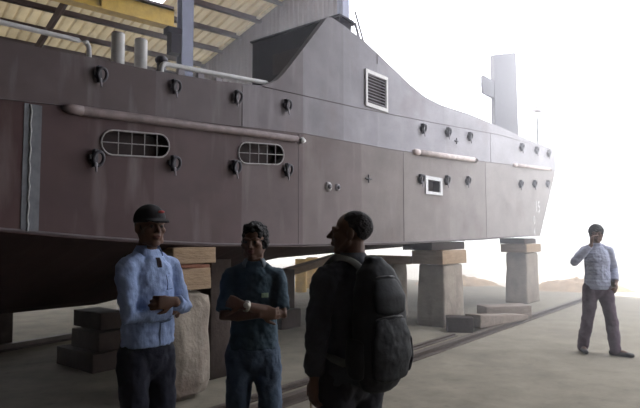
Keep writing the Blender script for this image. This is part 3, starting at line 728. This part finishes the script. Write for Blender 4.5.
class Person:
    def __init__(s, loc, rz, height, label, head_yaw=0, head_pitch=0, sh=.185, skin='skin'):
        s.root = thing('person', loc, label, 'person', 'people in the boatyard', R(rz)); s.k = height/1.72
        s.M = Matrix.Diagonal((s.k,s.k,s.k,1))
        s.sh = sh
        s.J = dict(shL=V((sh,0,1.372)), shR=V((-sh,0,1.372)), hipL=V((.085,0,.9)), hipR=V((-.085,0,.9)),
                   kneeL=V((.1,-.02,.49)), kneeR=V((-.1,-.02,.49)), ankL=V((.11,.02,.085)), ankR=V((-.11,.02,.085)), toeL=V((.13,-.15,.03)), toeR=V((-.13,-.15,.03)),
                   neck=V((0,.02,1.47)))
        s.H = Matrix.Translation((0,-.01,1.603)) @ Matrix.Rotation(R(head_yaw),4,'Z') @ Matrix.Rotation(R(head_pitch),4,'X')
        s.skin = skin; s.hands = []
    def part(s, name, me, mats, parent=None, smooth=True):
        me.transform(s.M)
        if parent is not None:
            me.transform(Matrix.Translation(-parent.location))
        return obj_me(name, me, mats, parent or s.root, smooth, world=False)
    def body(s):
        J = s.J; bm = bmesh.new()
        loft(bm, [(0,0,.86),(0,0,.98),(0,.0,1.12),(0,0,1.28),(0,.005,1.38),(0,.012,1.44)], [(.14,.095),(.145,.095),(.135,.09),(.15,.1),(.125,.085),(.07,.055)], seg=20)
        for q in 'LR':
            loft(bm, [J['hip'+q]+V((0,0,.0)), (J['hip'+q]+J['knee'+q])/2, J['knee'+q], (J['knee'+q]*.6+J['ank'+q]*.4)+V((0,.015,0)), J['ank'+q]], [.078,.068,.05,.05,.034], seg=14)
            loft(bm, [J['ank'+q]+V((0,.03,-.04)), (J['ank'+q]+J['toe'+q])/2+V((0,0,-.005)), J['toe'+q]], [.032,.036,.028], seg=12)
            e, w = J['el'+q], J['wr'+q]
            loft(bm, [J['sh'+q], (J['sh'+q]+e)/2, e, (e*.6+w*.4), w], [.044,.042,.037,.037,.026], seg=14)
            loft(bm, [(0,.012,1.425), V((0,.012,1.425)).lerp(J['sh'+q],.5)+V((0,0,.004)), J['sh'+q]], [.05,.046,.04], seg=14)
        for h in s.hands: hand(bm, *h)
        head(bm, s.H, J['neck'])
        me = union(bm, .0055, 3, .45)
        eyes = [s.H @ V((x,-.087,.006)) for x in (-.031,.031)]; mouth = s.H @ V((0,-.1,-.056))
        s.bodyobj = s.part('body', me, [M[s.skin], M['eye'], M['lip']])
        # eyes and lips coloured on the same continuous skin
        me = s.bodyobj.data; off = s.bodyobj.location
        for p in me.polygons:
            c = (p.center+off)/s.k
            if min((c-e).length for e in eyes) < .009: p.material_index = 1
            elif (c-mouth).length < .024 and abs((s.H.inverted() @ c).z+.056) < .012: p.material_index = 2
        return s
    def shoes(s):
        for q in 'LR':
            bm = bmesh.new(); a, t = s.J['ank'+q], s.J['toe'+q]; f = (t-a); f.z = 0; f.normalize(); z = a.z-.085
            base = V((a.x,a.y,z))
            loft(bm, [base-f*.055+V((0,0,.04)), base+V((0,0,.045)), base+f*.09+V((0,0,.036)), base+f*.19+V((0,0,.03))], [(.034,.04),(.04,.045),(.044,.036),(.036,.03)], ref=f.cross(V((0,0,1))), seg=16)
            loft(bm, [a+V((0,0,.03)), base+V((0,0,.05))], [.043,.043], seg=14)
            for v in bm.verts: v.co.z = max(v.co.z, z)
            me = union(bm, .008, 2)
            zmin = min(v.co.z for v in me.vertices)
            for v in me.vertices: v.co.z += z-zmin
            s.part('shoe', me, M['shoe'])
    def trousers(s, m, waist=1.0, k=1.0, hem=.065):
        J = s.J; bm = bmesh.new()
        loft(bm, [(0,0,.84),(0,.0,.92),(0,0,waist)], [(.15,.11),(.165,.122),(.152,.11)], seg=22)
        for q in 'LR':
            h, kn, a = J['hip'+q], J['knee'+q], J['ank'+q]
            loft(bm, [h+V((0,0,-.02)), h*.6+kn*.4, kn, kn*.5+a*.5+V((0,.01,0)), a+V((0,.005,-.01))], [.098*k,.09*k,.074*k,.072*k,hem], seg=16)
        return s.part('trousers', union(bm, .009, 4, disp=[(.03,.09)]), m)
    def top(s, name, m, hem, sleeve=1.0, wide=1.0, k=1.0, torso_bulge=0.0, disp=((.03,.1),(.012,.03)), cuff=.044):
        """shirt or jacket over torso and sleeves; sleeve 0..1 upper arm, 1..2 forearm"""
        J = s.J; bm = bmesh.new(); w = wide
        loft(bm, [(0,0,hem),(0,0,(hem+1.1)/2),(0,-.01*torso_bulge,1.1),(0,0,1.25),(0,.0,1.34),(0,.008,1.405),(0,.012,1.445),(0,.015,1.48)],
             [(.172*w,.132*w),(.168*w,.13*w),(.16*w,.125*w),(.168*w,.128*w),(.16*w,.118*w),(.115*w,.096),(.08,.076),(.066,.066)], seg=26, cap='flat')
        for q in 'LR':
            S0, e, wr = J['sh'+q], J['el'+q], J['wr'+q]
            loft(bm, [(0,.012,1.42), V((0,.012,1.42)).lerp(S0,.5)+V((0,0,.008)), S0], [.066,.064*k**.5,.06*k], seg=16)
            if sleeve <= 1:
                end = S0.lerp(e, sleeve)
                loft(bm, [S0+V((-.03 if q=='L' else .03,0,.0)), S0, S0.lerp(end,.5), end], [.06*k,.064*k,.062*k,.062*k], seg=16, cap='flat')
            else:
                end = e.lerp(wr, sleeve-1)
                loft(bm, [S0+V((-.03 if q=='L' else .03,0,0)), S0, S0.lerp(e,.5), e, e.lerp(end,.5), end], [.06*k,.064*k,.059*k,.055*k,.05*k,cuff], seg=16, cap='flat')
        return s.part(name, union(bm, .008, 4, disp=list(disp)), m)
    def collar(s, m, parent, r=.072, h=.045, gap=.6):
        bm = bmesh.new(); N = 18; rows = []
        for i in range(N+1):
            a = -math.pi/2+gap+(2*math.pi-2*gap)*i/N
            x, y = math.cos(a), math.sin(a)
            rows.append([bm.verts.new(V((x*(r+dr), y*(r+dr)*.98+.012, z))) for dr, z in ((-.006,1.452),(-.008,1.452+h),(.014,1.452+h*.2-.0),(.016,1.44))])
        for A, B in zip(rows, rows[1:]):
            for j in range(3): bm.faces.new([A[j],B[j],B[j+1],A[j+1]])
        bmesh.ops.recalc_face_normals(bm, faces=bm.faces)
        bmesh.ops.solidify(bm, geom=bm.faces[:], thickness=.005)
        me = bpy.data.meshes.new('c'); bm.to_mesh(me); bm.free()
        return s.part('collar', me, m, parent)
    def hair(s, m, r=(.082,.098,.086), c=(0,.026,.046), disp=.02, extra=()):
        bm = bmesh.new(); ell(bm, c, r, seg=24, rings=16)
        for cc, rr in extra: ell(bm, cc, rr, seg=18, rings=12)
        for v in bm.verts: v.co = s.H @ v.co
        return s.part('hair', union(bm, .006, 2, disp=[(disp,.03)]), m)
    def patch(s, name, c, size, m, parent, t=.004):
        """a small sewn-on piece lying on the front of the cloth; c = (x, z)"""
        from mathutils.bvhtree import BVHTree
        pm = parent.data; off = parent.location
        bvh = BVHTree.FromPolygons([v.co+off for v in pm.vertices], [p.vertices[:] for p in pm.polygons])
        bm = bmesh.new(); N = 10; g = []
        for i in range(N+1):
            row = []
            for j in range(N+1):
                p = V((c[0]+size[0]*(i/N-.5), -1, c[1]+size[1]*(j/N-.5)))*s.k; p.y = -1
                hit = bvh.ray_cast(p, V((0,1,0)))[0]
                row.append(bm.verts.new(V((p.x, (hit.y if hit else -.1)-.003, p.z))))
            g.append(row)
        for i in range(N):
            for j in range(N): bm.faces.new([g[i][j],g[i+1][j],g[i+1][j+1],g[i][j+1]])
        bmesh.ops.recalc_face_normals(bm, faces=bm.faces)
        bmesh.ops.solidify(bm, geom=bm.faces[:], thickness=t)
        me = bpy.data.meshes.new('p'); bm.to_mesh(me); bm.free()
        me.transform(Matrix.Translation(-parent.location))
        return obj_me(name, me, m, parent, True, world=False)

# --- man in the light blue shirt, arms folded
A = Person((-1.03,3.35,0), 56, 1.775, 'man in black cap and light blue long-sleeved shirt standing with folded arms', head_yaw=-16, head_pitch=-2, sh=.158)
A.J.update(elL=V((.195,-.08,1.125)), elR=V((-.185,-.08,1.11)), wrL=V((.015,-.215,1.185)), wrR=V((.03,-.18,1.135)))
A.hands = [((.0,-.213,1.19),(-1,.25,.0),(.1,1,-.1),-1,.75,.6), ((.045,-.178,1.137),(1,.3,.1),(-.1,1,.2),1,.7,.6)]
A.body(); A.shoes(); A.trousers(M['navytrouser'])
sh = A.top('shirt', M['blueshirt'], .935, sleeve=1.93, wide=.94, k=.95)
A.collar(M['blueshirt'], sh, gap=.75, h=.05)
A.patch('undershirt', (0,1.405), (.026,.055), M['undershirt'], sh)
A.patch('placket', (.0,1.02), (.03,.16), M['blueshirt'], sh)
A.patch('pocket', (.075,1.29), (.075,.085), M['blueshirt'], sh)
A.hair(M['hair'], r=(.078,.092,.07), c=(0,.03,.02), disp=.008)
bm = bmesh.new()                                     # cap: crown and peak
ell(bm, (0,.016,.05), (.09,.108,.092), seg=24, rings=16)
for v in bm.verts:
    if v.co.z < .03: v.co.z = .03
loft(bm, [(0,-.07,.043),(0,-.11,.04),(0,-.155,.026)], [(.07,.008),(.068,.008),(.05,.007)], ref=V((1,0,0)), seg=18, cap='flat')
for v in bm.verts: v.co = A.H @ v.co
cap = A.part('cap', union(bm, .005, 2), M['capcloth'])
bm = bmesh.new(); ell(bm, (.03,-.081,.09), (.02,.008,.008))
for v in bm.verts: v.co = A.H @ v.co
me = bpy.data.meshes.new('e'); bm.to_mesh(me); bm.free(); A.part('emblem', me, M['red'], cap)

# --- man in the dark short-sleeved shirt, arms folded, wristwatch
B = Person((-.425,3.6,0), 4, 1.68, 'man with wavy black hair in dark short-sleeved shirt with folded arms', head_yaw=-14, head_pitch=3, sh=.155)
B.J.update(elL=V((.185,-.09,1.14)), elR=V((-.185,-.09,1.13)), wrL=V((-.05,-.225,1.215)), wrR=V((.04,-.18,1.155)), hipL=V((.08,0,.9)), kneeL=V((.115,-.03,.49)), ankL=V((.16,0,.085)))
B.hands = [((-.06,-.224,1.218),(-1,.25,.25),(.15,1,-.1),-1,1.0,-.8), ((.055,-.178,1.156),(1,.25,-.05),(0,1,.2),1,.5,.3)]
B.body(); B.shoes(); B.trousers(M['jeans'], k=1.0)
sh = B.top('shirt', M['polo'], .915, sleeve=.88, wide=.93, k=.95)
B.collar(M['collar'], sh, gap=.7, h=.045)
B.patch('badge', (.075,1.265), (.045,.03), M['badge'], sh)
B.hair(M['hair'], r=(.086,.1,.086), c=(0,.032,.05), disp=.035, extra=(((.062,.02,.0),(.03,.05,.05)),((-.062,.02,.0),(.03,.05,.05)),((0,.09,-.02),(.06,.03,.06)),((0,-.05,.095),(.06,.04,.035))))
bm = bmesh.new(); wd = (V((-.05,-.225,1.215))-V((.185,-.09,1.14))).normalized(); c = V((-.035,-.217,1.21))
loft(bm, [c-wd*.009, c+wd*.009], [.036,.036], seg=20, cap='flat'); ell(bm, c+V((0,-.035,.01)), (.018,.008,.018))
me = bpy.data.meshes.new('w'); bm.to_mesh(me); bm.free(); B.part('wristwatch', me, M['watch'])

# --- man with the backpack, seen from behind
Cc = Person((.165,2.92,0), -143, 1.735, 'man in black jacket carrying a backpack, seen from behind with face in profile', head_yaw=42, head_pitch=-3, sh=.175)
Cc.J.update(elL=V((.255,.04,1.13)), elR=V((-.27,.03,1.13)), wrL=V((.225,-.02,.895)), wrR=V((-.2,-.2,1.02)))
Cc.hands = [((.224,-.025,.88),(0,-.1,-1),(-1,0,0),1,.45,.4), ((-.195,-.215,1.015),(.4,-1,0),(.4,.3,-1),-1,.6,.4)]
Cc.body(); Cc.shoes(); Cc.trousers(M['blacktrouser'], k=1.08)
jk = Cc.top('jacket', M['jacket'], .86, sleeve=1.9, wide=1.05, k=1.1, disp=((.035,.1),(.014,.035)), cuff=.05)
Cc.collar(M['jacket'], jk, gap=.5, h=.055)
Cc.hair(M['hair_grey'], r=(.0775,.094,.083), c=(0,.028,.04), disp=.004)
# the backpack is a thing of its own, worn on the back
pk = thing('backpack', Cc.root.location, 'bulky black backpack worn by the man seen from behind', 'backpack', None, R(-143))
km = Cc.M
def pobj(name, bm, m, parent=pk, vox=None, disp=None, smooth=True):
    if vox: me = union(bm, vox, 5, disp=disp)
    else:
        bmesh.ops.recalc_face_normals(bm, faces=bm.faces); me = bpy.data.meshes.new(name); bm.to_mesh(me); bm.free()
    me.transform(km)
    if parent is not pk: me.transform(Matrix.Translation(-parent.location))
    return obj_me(name, me, m, parent, smooth, world=False)
bm = bmesh.new()
loft(bm, [(0,.205,.89),(0,.21,.92),(0,.215,1.05),(0,.21,1.2),(0,.2,1.33),(0,.185,1.42),(0,.175,1.455)], [(.12,.06),(.15,.085),(.16,.095),(.16,.092),(.145,.085),(.11,.06),(.07,.04)], seg=26)
pb = pobj('pack_body', bm, M['pack'], vox=.009, disp=[(.016,.08)])
bm = bmesh.new(); loft(bm, [(0,.285,.93),(0,.3,1.02),(0,.296,1.12),(0,.285,1.19)], [(.11,.03),(.125,.035),(.12,.03),(.1,.02)], seg=20); pobj('front_pocket', bm, M['packgrey'], pb, vox=.008, disp=[(.01,.05)])
bm = bmesh.new(); loft(bm, [(0,.285,1.24),(0,.277,1.3),(0,.255,1.37)], [(.1,.03),(.11,.036),(.08,.02)], seg=20); pobj('top_pocket', bm, M['packgrey'], pb, vox=.008)
for s in (-1,1):
    bm = bmesh.new(); loft(bm, [(.155*s,.21,.94),(.163*s,.212,1.0),(.16*s,.212,1.09)], [(.025,.055),(.028,.065),(.02,.06)], seg=16); pobj('side_pocket', bm, M['packgrey'], pb, vox=.008)
    bm = bmesh.new()
    loft(bm, smoothpath([(.07*s,.17,1.42),(.085*s,.1,1.468),(.1*s,.0,1.475),(.11*s,-.09,1.41),(.118*s,-.148,1.3),(.14*s,-.135,1.15),(.178*s,.0,1.02),(.16*s,.15,.98)],4), [(.006,.028)]*29, ref=V((0,0,1)) if False else V((0,1,.3)), seg=12)
    pobj('shoulder_strap', bm, M['strap'], pb)
bm = bmesh.new(); loft(bm, smoothpath([(-.04,.16,1.45),(-.03,.15,1.485),(.03,.15,1.485),(.04,.16,1.45)],4), [.008]*13, seg=8); pobj('grab_handle', bm, M['strap'], pb)
for zz, yy, w in ((1.21,.312,.09),(1.395,.262,.085)):
    bm = bmesh.new(); loft(bm, smoothpath([(-w,yy-.035,zz-.015),(-w*.5,yy-.004,zz),(w*.5,yy-.004,zz),(w,yy-.035,zz-.015)],4), [.0045]*13, seg=6); pobj('zip', bm, M['zip'], pb)
# thin pale cord in his hanging hand
cw = Matrix.Translation(Cc.root.location) @ Matrix.Rotation(R(-143),4,'Z') @ km
bm = bmesh.new(); loft(bm, [cw @ V(p) for p in smoothpath([(.212,-.055,.84),(.213,-.065,.80),(.216,-.062,.75),(.214,-.058,.715)],4)], [.005]*13, seg=6)
loft(bm, [cw @ V(p) for p in smoothpath([(.202,-.06,.84),(.195,-.08,.81),(.2,-.085,.77)],4)], [.005]*9, seg=6)
link(obj('cord', bm, M['cord']), 'thin pale cord dangling from the hand of the man with the backpack', 'cord')

# --- man out in the light
D = Person((3.83,7.7,0), -4, 1.76, 'man in grey striped shirt at the right raising one hand to his face', head_yaw=-18, head_pitch=2, sh=.16)
D.J.update(elL=V((.235,.04,1.13)), elR=V((-.335,-.09,1.225)), wrL=V((.2,-.1,.965)), wrR=V((-.13,-.16,1.46)),
           hipL=V((.085,0,.9)), hipR=V((-.085,0,.9)), kneeL=V((.14,-.06,.49)), kneeR=V((-.12,.03,.49)), ankL=V((.17,-.1,.085)), ankR=V((-.16,.14,.085)), toeL=V((.3,-.2,.03)), toeR=V((-.19,-.02,.03)))
D.hands = [((.2,-.105,.955),(-.35,-.6,-.7),(-1,.2,0),1,.6,.4), ((-.128,-.155,1.475),(.25,.3,1),(1,.1,-.2),-1,.55,.3)]
D.body(); D.shoes(); D.trousers(M['fartrouser'], k=1.08, hem=.072)
D.top('shirt', M['farshirt'], .86, sleeve=1.9, wide=.99, k=1.05, disp=((.02,.1),(.01,.03)))
D.hair(M['hair'], r=(.098,.108,.096), c=(0,.026,.042), disp=.02, extra=(((0,.05,-.03),(.085,.06,.09)),))
bm = bmesh.new(); loft(bm, [(.19,-.02,.845),(.2,-.03,.9),(.19,-.02,.955)], [(.04,.06),(.05,.07),(.04,.06)], seg=16)
D.part('belt_pouch', union(bm, .01, 3), M['pouch'])

# ------------------------------------------------------------------ haze volume added to imitate lens glare at the open end
bm = bmesh.new(); box(bm, (-18,-12,-.2), (38,32,16), KM)
hm = bpy.data.materials.new('glare_haze'); hm.use_nodes = True
nt = hm.node_tree; nt.nodes.remove(nt.nodes['Principled BSDF'])
vs = nt.nodes.new('ShaderNodeVolumeScatter'); tc = nt.nodes.new('ShaderNodeNewGeometry'); dp = nt.nodes.new('ShaderNodeVectorMath'); dp.operation = 'DOT_PRODUCT'; dp.inputs[1].default_value = d2
nt.links.new(tc.outputs['Position'], dp.inputs[0])
mr = nt.nodes.new('ShaderNodeMapRange'); mr.interpolation_type = 'SMOOTHSTEP'
for nm_, v_ in (('From Min',1.5),('From Max',12.0),('To Min',.001),('To Max',.056)): mr.inputs[nm_].default_value = v_
nt.links.new(dp.outputs['Value'], mr.inputs['Value']); sx = nt.nodes.new('ShaderNodeSeparateXYZ'); nt.links.new(tc.outputs['Position'], sx.inputs[0])
mz = nt.nodes.new('ShaderNodeMapRange'); mz.interpolation_type = 'SMOOTHSTEP'       # the added veil thins out with height
for nm_, v_ in (('From Min',4.0),('From Max',9.5),('To Min',1.0),('To Max',.04)): mz.inputs[nm_].default_value = v_
nt.links.new(sx.outputs['Z'], mz.inputs['Value'])
mm = nt.nodes.new('ShaderNodeMath'); mm.operation = 'MULTIPLY'
nt.links.new(mr.outputs['Result'], mm.inputs[0]); nt.links.new(mz.outputs['Result'], mm.inputs[1]); nt.links.new(mm.outputs[0], vs.inputs['Density']); vs.inputs['Anisotropy'].default_value = .35
vs.inputs['Color'].default_value = (.97,.97,1,1)
nt.links.new(vs.outputs[0], nt.nodes['Material Output'].inputs['Volume'])
hz = link(obj('added_glare_haze', bm, hm, smooth=False), 'pale haze veil added as lens glare at the open end', 'added_glare_haze', kind='stuff')

# ------------------------------------------------------------------ light, camera
w = bpy.data.worlds.new('World'); scn.world = w; w.use_nodes = True
bg = w.node_tree.nodes['Background']; bg.inputs['Color'].default_value = (.94,.955,1.03,1); bg.inputs['Strength'].default_value = 6.2
sun = bpy.data.lights.new('sun','SUN'); sun.energy = 15.0; sun.angle = R(1.5); sun.color = (1,.95,.86)
so = bpy.data.objects.new('sun', sun); COL.objects.link(so)
el = R(46); to = V((-.77*math.cos(el), -.64*math.cos(el), math.sin(el)))
so.rotation_euler = to.to_track_quat('Z','Y').to_euler(); so.location = (0,0,30)

cam = bpy.data.cameras.new('camera'); cam.sensor_width = 36; cam.lens = 554/640*36; cam.clip_end = 500
co = bpy.data.objects.new('camera', cam); COL.objects.link(co)
co.location = (0,0,1.6); co.rotation_euler = (R(90)+math.atan(33/554),0,0)
scn.camera = co
scn.view_settings.view_transform = 'Standard'; scn.view_settings.look = 'None'; scn.view_settings.gamma = 1
scn.view_settings.use_curve_mapping = False; scn.view_settings.exposure = -0.35
scn.cycles.max_bounces = 10; scn.cycles.diffuse_bounces = 8
